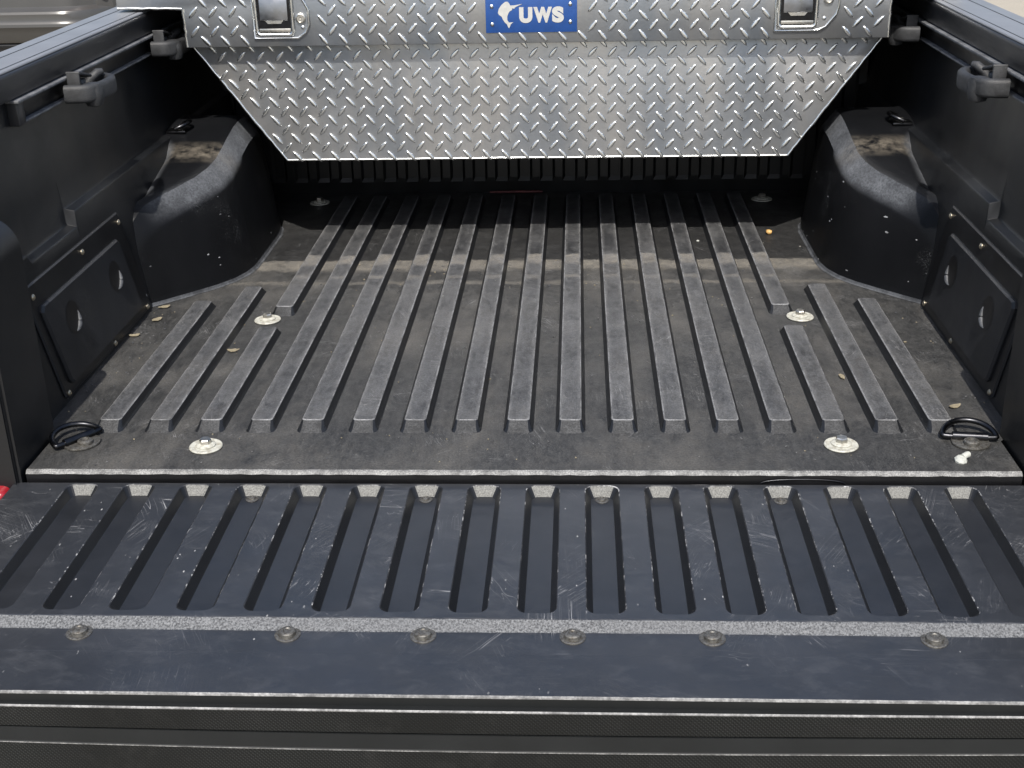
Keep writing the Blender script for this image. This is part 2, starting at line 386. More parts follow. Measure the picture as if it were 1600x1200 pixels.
# ================================================================== GROUND
GZ = -0.80
g = link('ground', mesh('ground', [(-150, -60, 0), (150, -60, 0), (150, 250, 0), (-150, 250, 0)], [(0, 1, 2, 3)], 'ground'), None, (0, 0, GZ))
g['kind'] = 'structure'; g['label'] = 'pale sandy pavement around the vehicles'

# ================================================================== PICKUP TRUCK BED
truck = empty('pickup_truck', (0, 0, 0), 'pickup truck bed with black ribbed plastic liner and lowered tailgate', 'pickup truck')

# ---- bed floor: sheet with a chamfered rear lip
def build_floor():
    xs = .722; y1 = 1.492
    prof = [(y1, -.02), (y1, 0), (.0065, 0), (.0, -.0055), (.0, -.034), (.02, -.034)]   # (y, z)
    half = [.722, .722, .690, .6885, .6885, .690]
    vs, fs, fm = [], [], []
    for (y, z), h in zip(prof, half): vs += [(-h, y, z), (h, y, z)]
    # floor sheet narrows from the walls to the lip between the corner posts
    vs_floor = [(-.722, y1, 0), (.722, y1, 0), (.718, .13, 0), (.690, .10, 0), (.690, .0065, 0), (-.690, .0065, 0), (-.690, .10, 0), (-.718, .13, 0)]
    v2 = list(vs_floor); f2 = [tuple(range(8))]; fmat = [0]
    n = 90
    b0 = len(v2)
    for k in range(n + 1):                                        # slightly uneven rolled lip
        x = -.690 + 1.38 * k / n; w = random.uniform(-.0007, .0007)
        v2 += [(x, .0065 + w, .0004), (x, .0030, -.0010), (x, .0, -.0042 + w), (x, .0, -.034)]
    for k in range(n):
        a = b0 + 4 * k; c = a + 4
        f2 += [(a, c, c + 1, a + 1), (a + 1, c + 1, c + 2, a + 2), (a + 2, c + 2, c + 3, a + 3)]; fmat += [1, 1, 2]
    return mesh('bed_floor', v2, f2, ['floor', 'lip', 'dark'], fmat)
floor = link('bed_floor', build_floor(), truck)

# ---- ribs
def rib_mesh(length, hw=.0152, bw=.0205, h=.0125, ry=.019, fy=.012):
    """one rib: origin at its rear foot, length along +y; worn chamfer along the top edge"""
    def ring(w, ya, yb, z, r):
        p = rrect(-w, w, ya, yb, r, 3); return [(x, y, z) for x, y in p]
    L = length
    rings = [ring(bw + .002, -.003, L + .002, -.0005, .011), ring(bw - .0005, .003, L - .002, .003, .010),
             ring(hw + .0011, ry - .0014, L - fy + .0012, h - .0011, .0055), ring(hw - .0008, ry + .0004, L - fy, h, .005)]
    n = len(rings[0]); vs = sum(rings, []); fs, fm = [], []
    for i in range(3):
        for k in range(n):
            fs.append((i * n + k, i * n + (k + 1) % n, (i + 1) * n + (k + 1) % n, (i + 1) * n + k))
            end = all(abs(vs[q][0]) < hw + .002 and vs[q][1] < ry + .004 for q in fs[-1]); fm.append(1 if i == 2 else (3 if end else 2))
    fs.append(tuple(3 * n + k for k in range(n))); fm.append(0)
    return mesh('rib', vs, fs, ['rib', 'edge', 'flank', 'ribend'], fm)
PITCH = .077; rc = {}
def rib(i, ya, yb, dx=0):
    L = round(yb - ya, 3)
    if L not in rc: rc[L] = rib_mesh(L)
    link('rib', rc[L], floor, ((i - 9) * PITCH + dx, ya, .0002))
for i in range(1, 18):
    if i in (1, 17): rib(i, .127, .683)
    elif i in (2, 16): rib(i, .127, .765)
    elif i in (3, 15):
        rib(i, .127, .545); rib(i, .622, 1.425, .006 * (1 if i == 3 else -1))
    else: rib(i, .127, 1.425)

# ---- floor bolts on white washers
washer = lathe('washer', [(.0235, 0), (.0242, .0014), (.0234, .0026), (.0205, .0030), (.0190, .0022), (.0150, .0024), (.012, .0030), (.006, .0030)], 'white', 28)
def hexhead(r, h, z0, mat):
    vs = []
    for rr, z in ((r, z0), (r, z0 + h * .8), (r * .86, z0 + h)):
        vs += [(rr * math.cos(R(60 * k)), rr * math.sin(R(60 * k)), z) for k in range(6)]
    fs = [(i * 6 + k, i * 6 + (k + 1) % 6, i * 6 + 6 + (k + 1) % 6, i * 6 + 6 + k) for i in range(2) for k in range(6)] + [(12, 13, 14, 15, 16, 17)]
    return mesh('bolt_head', vs, fs, mat)
hx = hexhead(.0088, .0085, .0052, 'steel'); flange = lathe('flange', [(.0142, .0026), (.0145, .0044), (.0112, .0062), (.009, .0066)], 'white', 24)
for k, (x, y, a) in enumerate(((-.452, .076, 10), (.462, .084, 25), (-.478, .597, 40), (.486, .604, 5), (-.53, 1.393, 0), (.521, 1.394, 12))):
    w = link('washer', washer, floor, (x, y, .0008), (R(random.uniform(-1, 1)), R(random.uniform(-1, 1)), 0))
    link('bolt_flange', flange, floor, (x, y, .0008)); link('bolt_head', hx, floor, (x, y, .0008), (0, 0, R(a)))

# ---- side walls (profile swept along y), right side and its mirror
def wall_mesh(s):
    prof = [(.7135, -.004), (.716, .006), (.738, .208), (.7405, .2135), (.7425, .219), (.7425, .226), (.7435, .2285)]   # panel zone and lower ledge
    def section(y):
        up = .2500 if y > .445 else .2285                      # the ledge steps up behind the hatch
        if y < .25: up = .2385
        low = [(.7135, -.004), (.7165, .004), (.7380, .206), (.7392, .211), (.741, up - .003), (.7425, up)]
        hi = [(.757, up + .003), (.759, up + .006), (.764, .30), (.773, .365), (.779, .405), (.7805, .455)]
        return low + hi
    ys = [.02, .246, .2465, .30, .3005, .445, .4455, .6, .9, 1.2, 1.49]
    def sec_at(y):
        if y <= .2463: up = .2405
        elif y < .3003: up = .2405 - (.2405 - .2255) * ((y - .2465) / .0535 if y < .30 else 1)
        elif y <= .4452: up = .2255
        else: up = .2525
        low = [(.7135, -.004), (.7165, .004), (.7380, .206), (.7392, .211), (.7415, up - .003), (.7428, up)]
        hi = [(.7575, up + .003), (.7595, up + .008), (.765, .30), (.773, .365), (.779, .405), (.7805, .455)]
        return low + hi
    ys = [.095, .240, .254, .30, .4435, .4455, .6, .9, 1.2, 1.492]
    secs = []
    for y in ys:
        yy = {.240: .24, .254: .32, .4435: .40, .4455: .46}.get(y, y); yy = .32 if y == .30 else yy
        secs.append([(s * x, y, z) for x, z in sec_at(yy)])
    n = len(secs[0]); vs = sum(secs, []); fs = []
    for i in range(len(ys) - 1):
        for k in range(n - 1): fs.append((i * n + k, i * n + k + 1, (i + 1) * n + k + 1, (i + 1) * n + k))
    me = mesh('side_wall', vs, fs, 'wall')
    bm = bmesh.new(); bm.from_mesh(me)
    ed = [e for e in bm.edges if len(e.link_faces) == 2 and e.calc_face_angle(0) > R(25)]
    bmesh.ops.bevel(bm, geom=ed, offset=.0009, segments=2, affect='EDGES', profile=.5); bm.to_mesh(me); bm.free()
    return smooth_angle(me, 30)

# ---- wheel wells
def interp(tab, y):
    for (a, b), (c, d) in zip(tab, tab[1:]):
        if y <= c: t = max(0, (y - a) / (c - a)); return b + (d - b) * t
    return tab[-1][1]
def well_mesh(s):
    XB = [(.655, .735), (.67, .722), (.685, .706), (.70, .692), (.74, .655), (.78, .620), (.82, .594), (.86, .579), (.90, .572), (.95, .571), (1.13, .571), (1.18, .578), (1.23, .60), (1.28, .64), (1.32, .69), (1.345, .735)]
    ZT = [(.655, .10), (.668, .140), (.685, .168), (.71, .185), (.80, .210), (.90, .231), (.97, .2465), (1.0, .253), (1.05, .262), (1.10, .266), (1.16, .262), (1.22, .240), (1.30, .185), (1.345, .12)]
    ys = [.655, .662, .668, .676, .685, .695, .705, .715, .73, .745, .76, .78, .80, .82, .84, .86, .88, .90, .92, .94, .96, .98, 1.0, 1.02, 1.05, 1.09, 1.13, 1.16, 1.18, 1.205, 1.23, 1.255, 1.28, 1.30, 1.32, 1.345]
    vs, fs, fm = [], [], []; xw = .7585
    for y in ys:
        xb, zt = interp(XB, y), interp(ZT, y)
        dr = .026 * min(1, (xw - xb) / .12) * min(1, zt / .2); bv = min(.042, zt * .28); bx = .033 * min(1, (xw - xb) / .09)
        row = [(xb - .0065, .0008), (xb - .0025, .0022), (xb, .0070), (xb + dr * .06, .018)]
        xc = xb + dr; zc = zt - bv
        row += [(xb + dr * (.06 + .94 * t), .018 + (zc - .018) * t) for t in (.25, .5, .75, .95)]
        row += [(xc + .0015, zc + .004), (xc + bx * .30, zc + bv * .35), (xc + bx * .62, zc + bv * .68), (xc + bx * .9, zc + bv * .94), (xc + bx + .004, zt - .0004), (xc + bx + .015, zt)]
        x2 = xc + bx + .015; xe = max(x2 + .002, xw - .050); b = max(0, min(1, (1.0 - y) / .07)); b = b * b * (3 - 2 * b)
        tail = [(.0, .0005), (.18, -.0015), (.40, -.008), (.66, -.022), (1.0, -.048)]; flat = [(.0, .0002), (.3, .0004), (.6, .0008), (.85, .0015), (1.0, .003)]
        row += [(x2 + (xe - x2) * .5, zt + .0004)] + [(xe + (xw + .0005 - xe) * (u1 * b + u2 * (1 - b)), zt + d1 * b + d2 * (1 - b)) for (u1, d1), (u2, d2) in zip(tail, flat)]
        row = [(min(x, xw + .0005), max(z, .0)) for x, z in row]
        vs += [(s * x, y, z) for x, z in row]; n = len(row)
    for i in range(len(ys) - 1):
        for k in range(n - 1): fs.append((i * n + k, i * n + k + 1, (i + 1) * n + k + 1, (i + 1) * n + k)); fm.append(1 if k < 2 else (2 if 8 <= k <= 12 and .69 < ys[i] < .97 else 0))
    fs += [tuple(range(n)), tuple((len(ys) - 1) * n + k for k in range(n))]; fm += [0, 0]
    return smooth_angle(mesh('wheel_well', vs, fs, ['well', 'slate', 'well'], fm), 27)

# ---- storage hatch let into each wall
PANEL_T = math.atan2(.738 - .7165, .206 - .004)
def hatch(s):
    """plate, raised door with two finger slots and six screws; local frame: u along y, v up the wall"""
    def W(u, v, d):                               # d = distance proud of the wall towards the bed
        x = .7165 + (.738 - .7165) * (v - .004) / .202 - d * math.cos(PANEL_T); return (s * x, u, v + d * math.sin(PANEL_T) * 0)
    def plate(poly, d0, d1, bev, name, mat):
        bm = bmesh.new()
        n = len(poly); A = [bm.verts.new(W(u, v, d0)) for u, v in poly]
        c = (sum(p[0] for p in poly) / n, sum(p[1] for p in poly) / n)
        B = [bm.verts.new(W(u, v, d1 - bev)) for u, v in poly]
        T = [bm.verts.new(W(c[0] + (u - c[0]) * (1 - bev / .11), c[1] + (v - c[1]) * (1 - bev / .085), d1)) for u, v in poly]
        for i in range(n):
            j = (i + 1) % n; bm.faces.new((A[i], A[j], B[j], B[i])); f = bm.faces.new((B[i], B[j], T[j], T[i])); f.material_index = 1
        bm.faces.new(T); return from_bm(name, bm, mat)
    outer = [(.238, .006), (.655, .006), (.660, .014), (.618, .196), (.610, .203), (.196, .203), (.190, .196), (.228, .012)]
    h = link('storage_hatch', plate(outer, -.001, .004, .002, 'storage_hatch', ['hatch', 'capface']), truck)
    dpoly = [(.258, .024), (.600, .024), (.608, .032), (.578, .158), (.570, .165), (.226, .165), (.219, .157), (.250, .031)]
    d = link('hatch_door', plate(dpoly, .003, .010, .003, 'hatch_door', ['door', 'capface']), h)
    for u in (.315, .518):                        # finger slots: flat dark oval paints recess shade, pale crescent its lit far wall
        pts = [(u + .026 * math.cos(a), .114 + .027 * math.sin(a)) for a in [2 * math.pi * k / 24 for k in range(24)]]
        link('finger_slot', mesh('finger_slot', [W(a, b, .0105) for a, b in pts], [tuple(range(24))], 'dark'), h)
        arc = [(u + .0205 * math.cos(a), .114 + .0235 * math.sin(a)) for a in [R(-95 + 105 * k / 14) for k in range(15)]]
        link('slot_highlight', tube('slot_highlight', [W(a, b, .0108) for a, b in arc], [.0006 + .0042 * math.sin(math.pi * k / 14) for k in range(15)], 'slate'), h)
    sc = lathe('screw', [(.0052, 0), (.0052, .001), (.0035, .0028), (.0012, .0034), (.001, .0026)], 'brass', 12)
    for u, v in ((.604, .186), (.424, .188), (.212, .184), (.640, .013), (.458, .012), (.240, .014)):
        o = link('screw', sc, h, W(u, v, .0042)); o.rotation_euler = (0, R(-90) * s, 0)

# ---- rails, caps, corner posts, outer skin
def ysweep(name, prof, ya, yb, mat, s, bev=.0015, steps=1):
    p = [(s * x, z) for x, z in prof]
    return prism(name, p if s > 0 else p[::-1], 'y', ya, yb, mat, bev, 40)
def side(s):
    link('side_wall', wall_mesh(s), truck)
    link('wheel_well', well_mesh(s), truck)
    hatch(s)
    # upper and lower lip of the cargo rail, dark web between them
    r = link('cargo_rail', ysweep('cargo_rail', [(.774, .412), (.786, .412), (.786, .462), (.774, .462)], .36, 1.49, 'dark', s, .001), truck)
    link('rail_lip', ysweep('rail_lip', [(.758, .449), (.780, .449), (.780, .4535), (.758, .4535)], .34, 1.488, 'rail', s, .0012), r)
    link('rail_lip', ysweep('rail_lip', [(.7645, .4145), (.780, .4145), (.780, .4185), (.7645, .4185)], .36, 1.488, 'rail', s, .0012), r)
    link('rail_end', ysweep('rail_end', [(.764, .413), (.786, .413), (.786, .4525), (.764, .4525)], .345, .372, 'capface', s, .002), r)
    # cap: vertical inner face and broad grey top with moulded lines
    c = link('rail_cap', ysweep('rail_cap', [(.7665, .455), (.880, .455), (.876, .478), (.858, .495), (.7685, .495), (.7655, .491)], -.02, 1.52, 'capface', s, .0025), truck)
    link('cap_top', ysweep('cap_top', [(.7690, .4955), (.857, .4955), (.8555, .4985), (.7705, .4985)], -.018, 1.518, 'cap', s, .001), c)
    for x in (.781, .829):
        link('cap_line', ysweep('cap_line', [(x - .0009, .4984), (x + .0009, .4984), (x + .0006, .4992), (x - .0006, .4992)], .0, 1.51, 'dark', s, 0), c)
    # rear corner post with rounded shoulder
    bm = box_bm(min(s * .6945, s * .79), max(s * .6945, s * .79), -.012, .128, -.036, .338, 0)
    ed = [e for e in bm.edges if all(abs(v.co.x - s * .6945) < 1e-4 for v in e.verts) and all(v.co.z > .3 for v in e.verts)]
    bmesh.ops.bevel(bm, geom=ed, offset=.05, segments=8, affect='EDGES', profile=.5)
    bmesh.ops.bevel(bm, geom=[e for e in bm.edges if len(e.link_faces) == 2 and e.calc_face_angle(0) > R(50)], offset=.006, segments=3, affect='EDGES')
    p = link('corner_post', from_bm('corner_post', bm, 'wall', 40), truck)
    link('post_seal', ysweep('post_seal', [(.704, .0), (.714, .0), (.729, .20), (.722, .20)], .128, .150, 'dark', s, .004), p)
    bm = box_bm(min(s * .75, s * .872), max(s * .75, s * .872), -.012, .12, .30, .456, .01, 3)
    link('post_shoulder', from_bm('post_shoulder', bm, 'wall', 40), p)
    # tail light and outer skin
    bm = box_bm(min(s * .708, s * .90), max(s * .708, s * .90), -.034, .09, -.30, -.017, .012, 3)
    link('tail_light', from_bm('tail_light', bm, 'red', 40), truck)
    ys = [-.01 + 1.56 * k / 52 for k in range(53)]; vs, fs = [], []
    for y in ys:
        d = abs(y - .93); zb = -.33
        if d < .44: zb = max(zb, -.42 + math.sqrt(.44 ** 2 - d ** 2))
        fl = .03 * max(0, 1 - (d / .52) ** 2)
        for k in range(9):
            t = k / 8; z = .47 + (zb - .47) * t
            x = .872 + .055 * math.sin(math.pi * min(1, t * .9)) ** .8 + fl * t
            vs.append((s * x, y, z))
    for i in range(52):
        for k in range(8): fs.append((i * 9 + k, i * 9 + k + 1, i * 9 + 10 + k, i * 9 + 9 + k))
    link('bedside_panel', mesh('bedside_panel', vs, fs, 'paint', None, True), truck)
    wh = link('wheel', lathe('tyre', [(.20, -.11), (.30, -.125), (.365, -.115), (.38, -.09), (.38, .09), (.365, .115), (.30, .125), (.20, .11)], 'rubber', 40), truck, (s * .77, .93, GZ + .38), (0, R(90), 0))
    link('rim', lathe('rim', [(.215, -.10), (.215, .10), (.19, .105), (.17, .06), (.06, .05), (.05, .09), (.0, .09)], 'rim', 40), wh)
for s in (-1, 1): side(s)

# ---- front wall of the bed, corrugated
def front_wall():
    vs, fs = [], []; xs = []
    x = -.76
    while x < .76: xs += [(x, 0), (x + .024, 0), (x + .030, .005), (x + .0513 - .003, .005), (x + .0513, 0)][:4]; x += .0545
    xs.append((.765, 0))
    for X, d in xs:
        vs += [(X, 1.478 - d * 0, .0), (X, 1.474, .030), (X, 1.478 - d, .040), (X, 1.482 - d, .46)]
    for i in range(len(xs) - 1):
        for k in range(3): fs.append((i * 4 + k, i * 4 + 4 + k, i * 4 + 5 + k, i * 4 + 1 + k))
    return mesh('front_wall', vs, fs, 'frontwall')
fw = link('front_wall', front_wall(), truck)
link('top_cap', box('top_cap', -.86, .86, 1.47, 1.545, .452, .494, 'capface', .006), fw)

# ---- tie-down rings in the rear corners, lying on the floor
def tie_down(x, y, rot, ring_tilt):
    t = empty('tie_down', (x, y, 0)); t.parent = truck; t.rotation_euler = (0, 0, rot)
    pl = [(.026 * math.cos(a), -.004 + .022 * math.sin(a)) for a in [R(180 + 180 * k / 14) for k in range(15)]] + [(.026, .006), (-.026, .006)]
    link('base_plate', prism('base_plate', pl, 'z', .0006, .004, 'steelrust', .0008), t)
    link('bolt_head', lathe('bolt_head', [(.011, .004), (.011, .0085), (.008, .0105), (.0065, .0105), (.006, .008), (0, .008)], 'steelrust', 20), t, (0, -.010, 0))
    a = math.radians(ring_tilt)
    pts = [(.037 * math.cos(q), .037 * math.sin(q) * (1.0 if math.sin(q) > 0 else .05)) for q in [2 * math.pi * k / 40 for k in range(40)]]
    link('ring', tube('ring', [(px, .008 + py * math.cos(a), .007 + py * math.sin(a)) for px, py in pts], .0042, 'blackmetal', True), t)
    link('ring_sleeve', tube('ring_sleeve', [(-.024, .0065, .0075), (.024, .0065, .0075)], .0064, 'blackmetal'), t)
tie_down(.645, .094, R(-6), 14)
tie_down(-.640, .088, R(52), 12)
def corner_hook(s):
    h = empty('corner_tie_down', (s * .735, 1.03, .256)); h.parent = truck
    link('base_plate', box('base_plate', -.02, .02, -.025, .025, 0, .006, 'blackmetal', .002), h)
    link('ring', tube('ring', [(-.022 * s * math.sin(q) * 1.1, .026 * math.cos(q), .010 + .010 * math.sin(q)) for q in [math.pi * k / 16 for k in range(17)]], .004, 'blackmetal'), h)
    link('bolt_head', hexhead(.006, .005, .006, 'steel'), h)
for s in (-1, 1): corner_hook(s)

# ---- tailgate
TZ = -.015
def tailgate_mesh():
    bm = bmesh.new(); hw = .705
    def loop(pts): vs = [bm.verts.new(p) for p in pts]; return vs, [bm.edges.new((vs[i], vs[(i + 1) % len(vs)])) for i in range(len(vs))]
    outline = [(-hw, -.333), (hw, -.333), (hw, -.006), (-hw, -.006)]
    ov, oe = loop([(x, y, TZ) for x, y in outline]); edges = list(oe)
    holes = []
    for k in range(16):
        x = (k - 7.5) * .0805
        p0 = rrect(x - .0236, x + .0236, -.3225, -.0090, .0135, 6)
        hv, he = loop([(a, b, TZ) for a, b in p0]); edges += he; holes.append((x, hv))
    bmesh.ops.triangle_fill(bm, use_beauty=True, use_dissolve=False, edges=edges)
    for f in bm.faces: f.material_index = 0
    for x, hv in holes:
        n = len(hv)
        def ring(w, ya, yb, r, z): return [bm.verts.new((a, b, z)) for a, b in rrect(x - w, x + w, ya, yb, r, 6)]
        r1 = ring(.0224, -.3212, -.0102, .0122, TZ - .0010)
        r2 = ring(.0154, -.3135, -.0200, .0095, TZ - .0125)
        r3 = ring(.0149, -.3130, -.0206, .0090, TZ - .0128)
        for a, b, mi in ((hv, r1, 6), (r1, r2, 5), (r2, r3, 5)):
            for i in range(n):
                j = (i + 1) % n; f = bm.faces.new((a[i], a[j], b[j], b[i])); f.material_index = mi
                if mi == 5 and a is r1 and sum(v.co.y for v in f.verts) / 4 > -.0165 and abs(f.calc_center_median().x - x) < .0125: f.material_index = 2
        bm.faces.new(r3).material_index = 7
    # grained slope, lower flat, rounded outer edge, and the body of the gate below
    prof = [(-.333, TZ, 0), (-.3345, TZ - .0006, 3), (-.3462, TZ - .0092, 3), (-.3475, TZ - .0098, 0), (-.389, TZ - .0100, 0), (-.391, TZ - .0102, 0), (-.4600, TZ - .0122, 1), (-.4617, TZ - .0130, 1), (-.4622, TZ - .0148, 4), (-.4622, TZ - .026, 4), (-.440, TZ - .030, 4)]
    n = 120; rows = []
    for k in range(n + 1):
        x = -hw + 2 * hw * k / n; row = []
        for q, (y, z, mi) in enumerate(prof):
            w = random.uniform(-.0004, .0004) if q in (1, 2, 3) else (random.uniform(-.0003, .0003) if q in (6, 7) else 0)
            wob = .0006 * math.sin(x * 9) if q in (2, 3) else 0
            row.append(bm.verts.new((x, y + w + wob, z)))
        rows.append(row)
    for a, b in zip(rows, rows[1:]):
        for q in range(len(prof) - 1):
            f = bm.faces.new((a[q], b[q], b[q + 1], a[q + 1])); f.material_index = prof[q][2]
    for s_ in (-1, 1):                               # ends of the panel
        pr = [(-.006, TZ)] + [(y, z) for y, z, _ in prof] + [(-.44, -.10), (-.006, -.10)]
        vs = [bm.verts.new((s_ * hw, y, z)) for y, z in pr]; f = bm.faces.new(vs); f.material_index = 4
    vs = [bm.verts.new(p) for p in ((-hw, -.006, TZ), (hw, -.006, TZ), (hw, -.006, -.10), (-hw, -.006, -.10))]; bm.faces.new(vs).material_index = 4
    vs = [bm.verts.new(p) for p in ((-hw, -.006, -.10), (hw, -.006, -.10), (hw, -.44, -.10), (-hw, -.44, -.10))]; bm.faces.new(vs).material_index = 4
    bmesh.ops.remove_doubles(bm, verts=bm.verts, dist=1e-5)
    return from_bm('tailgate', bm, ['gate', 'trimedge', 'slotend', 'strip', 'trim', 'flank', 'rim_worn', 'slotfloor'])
gate = link('tailgate', tailgate_mesh(), truck)
def trim_band(name, prof, mats, fm, bow=.010):
    """horizontal band across the outer edge of the gate: (out, z) profile, bowed in plan"""
    n = 60; vs, fs, mm = [], [], []; m = len(prof)
    for k in range(n + 1):
        x = -.705 + 1.41 * k / n; b = bow * (1 - (x / .705) ** 2); rise = .006 * (x / .705) ** 2
        for o, z in prof: vs.append((x, -.4605 - o - b, z + rise * min(1, max(0, (-.045 - z) / .04))))
    for k in range(n):
        for i in range(m - 1): fs.append((k * m + i, k * m + m + i, k * m + m + i + 1, k * m + i + 1)); mm.append(fm[i])
    for k in (0, n): fs.append(tuple(k * m + i for i in range(m))); mm.append(0)
    return mesh(name, vs, fs, mats, mm)
link('edge_trim', trim_band('edge_trim', [(-.012, -.0405), (.0045, -.0405), (.006, -.0415), (.006, -.0425), (.0055, -.0700), (-.010, -.0715)], ['weave', 'trimedge', 'trim'], [2, 1, 1, 0, 0], .004), gate)
link('middle_trim', trim_band('middle_trim', [(-.012, -.0722), (.0045, -.0726), (.0075, -.0895), (.0082, -.0905), (.0082, -.0918), (-.010, -.0925)], ['trim', 'trimedge'], [0, 0, 0, 1, 0], .005), gate)
link('outer_skin', trim_band('outer_skin', [(-.014, -.0928), (.0066, -.0930), (.0085, -.16), (.006, -.21), (-.02, -.215)], ['weave', 'trim'], [0, 0, 0, 0], .006), gate)
pan = lathe('screw', [(.0150, 0), (.0150, .0010), (.0136, .0018), (.0100, .0012), (.0096, .0052), (.0080, .0064), (.0050, .0066), (.0042, .0054), (.0, .0050)], 'steelrust', 26)
for x in (-.487, -.244, -.088, .082, .239, .485): link('screw', pan, gate, (x, -.3555, TZ - .0099), (0, 0, random.random() * 3))
small = lathe('screw', [(.0088, 0), (.009, .0008), (.0072, .0016), (.0052, .0018), (.0048, .0036), (.0026, .0042), (.0022, .003), (0, .003)], 'steelrust', 20)
for k in (3, 6, 9, 12): link('screw', small, gate, ((k - 7.5) * .0805, -.0290, TZ - .0128))
# hoop of the latch rod just showing in the gap
link('latch_rod', tube('latch_rod', [(.395 + .058 * math.cos(a), -.002, -.0185 + .010 * math.sin(a) ** .6) for a in [math.pi * k / 24 for k in range(25)]], .0008, 'blackmetal'), gate)

# ---- bumper and rear of the cab
bm = box_bm(-.86, .86, -.16, -.03, -.47, -.31, .03, 4); link('bumper', from_bm('bumper', bm, 'blackmetal', 40), truck)
bm = box_bm(-.70, .70, .02, 1.5, -.12, -.036, .01, 2); link('bed_underframe', from_bm('bed_underframe', bm, 'dark', 40), truck)
cabp = [(1.62, -.40), (3.0, -.40), (3.0, .42), (2.75, .90), (2.55, .97), (1.85, .97), (1.72, .90), (1.62, .46)]
cab = link('cab', prism('cab', cabp, 'x', -.83, .83, 'paint', .05, 40, 4), truck)
def rear_window():
    a, b = Vector((0, 1.632, .53)), Vector((0, 1.705, .85)); nrm = Vector((0, -.975, .22)) * .004
    pts = rrect(-.62, .62, 0, 1, .12, 6); vs = [tuple(Vector((x, *(a.lerp(b, t)).yz)) + nrm) for x, t in pts]
    return mesh('rear_window', vs, [tuple(range(len(vs)))], 'glass')
link('rear_window', rear_window(), cab)

# ================================================================== TOOLBOX
tb = empty('toolbox', (0, 1.03, .19), 'aluminium diamond plate crossover toolbox spanning the bed rails', 'toolbox')
def tl(name, me, parent, loc=(0, 0, 0), rot=(0, 0, 0)):
    o = link(name, me, parent, loc, rot)
    if parent == tb: o.location = Vector(loc) - tb.location
    return o
FY, LY = 1.03, 1.0
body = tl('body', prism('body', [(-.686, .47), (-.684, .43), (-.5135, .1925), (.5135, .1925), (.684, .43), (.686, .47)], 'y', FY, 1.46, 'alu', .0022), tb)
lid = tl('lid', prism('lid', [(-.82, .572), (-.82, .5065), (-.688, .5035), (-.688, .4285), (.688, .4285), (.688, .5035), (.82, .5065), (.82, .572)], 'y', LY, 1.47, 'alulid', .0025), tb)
def up(o, name, me, loc=(0, 0, 0), rot=(0, 0, 0)):
    """child of a toolbox part, placed in world coordinates"""
    c = link(name, me, o, rot=rot); c.location = Vector(loc) - (tb.location + o.location); return c
# burnished flange along the slanted ends and the bottom edge
for s in (-1, 1):
    up(body, 'end_flange', tube('end_flange', [(s * (.6855 + (.5145 - .6855) * t + random.uniform(-.0007, .0007)), FY + .0015, .4275 + (.1925 - .4275) * t) for t in [k / 30 for k in range(31)]], .0026, 'alub', n=8))
    up(lid, 'end_flange', tube('lid_flange', [(s * (.688 + random.uniform(-.0008, .0008)), LY + .0012, .43 + .073 * k / 10) for k in range(11)], .0030, 'alub', n=8))
    up(lid, 'wing_flange', tube('wing_flange', [(s * (.690 + .129 * k / 12), LY + .0012, .5040 + .0028 * k / 12 + random.uniform(-.0005, .0005)) for k in range(13)], .0028, 'alub', n=8))
up(body, 'bottom_flange', tube('bottom_flange', [(-.513 + 1.026 * k / 60, FY + .0012, .1932 + random.uniform(-.0003, .0003)) for k in range(61)], .0022, 'alub', n=8))
# raised treads, each a pointed lens
def tread_mesh(flip):
    L, Wd, H = .0153, .0043, .0023; ang = R(48) * (1 if flip else -1)
    N = 7; outer = []; 
    ts = [-1 + 2 * k / (N - 1) for k in range(N)]
    up_ = [(t * L, Wd * (1 - t * t) ** .8) for t in ts]; lo_ = [(t * L, -Wd * (1 - t * t) ** .8) for t in ts[-2:0:-1]]
    base = up_ + lo_; n = len(base); vs, fs = [], []
    def P(u, v, d): return (u * math.cos(ang) - v * math.sin(ang), -d, u * math.sin(ang) + v * math.cos(ang))
    for sc, d in ((1.0, -.0004), (.80, H * .75), (.45, H)):
        for u, v in base: vs.append(P(u * (1 if sc == 1 else sc ** .5), v * sc, d))
    for i in range(2):
        for k in range(n): fs.append((i * n + k, i * n + (k + 1) % n, i * n + n + (k + 1) % n, i * n + n + k))
    fs.append(tuple(2 * n + k for k in range(n)))
    return mesh('tread', vs, fs, 'alub', None, True)
TR = [tread_mesh(False), tread_mesh(True)]
def scatter(part, y, inside, x0, z0, limit=300):
    cand = []
    for j in range(-2, 40):
        for i in range(-50, 50):
            for f in (0, 1):
                x = x0 + i * .0393 + f * .01965; z = z0 + j * .0372 + f * .0186
                if inside(x, z): cand.append((x, z, f))
    cand.sort(key=lambda c: abs(c[0]) * .5)
    for x, z, f in cand[:limit]:
        up(part, 'tread', TR[f], (x, y, z), (0, R(random.uniform(-2.5, 2.5)), 0))
    rest = cand[limit:]
    if rest:
        bm = bmesh.new()
        for x, z, f in rest:
            me = TR[f].copy(); me.transform(Matrix.Translation((x, y, z))); bm.from_mesh(me); bpy.data.meshes.remove(me)
        o = up(part, 'outer_treads', from_bm('outer_treads', bm, 'alub', 60)); o['kind'] = 'stuff'
scatter(body, FY, lambda x, z: .200 < z < .432 and abs(x) < .5135 + (z - .1925) * .7179 - .010, -.531, .2005)
def lid_ok(x, z):
    if not (.4335 < z < .566): return False
    if abs(x) > .688 - .008 and z < .520: return False
    if abs(x) > .812: return False
    if -.105 < x < .101 and .443 < z < .524: return False
    if -.560 < x < -.432 and .434 < z < .548: return False
    if .460 < x < .598 and .434 < z < .548: return False
    return True
scatter(lid, LY, lid_ok, -.531, .4410)
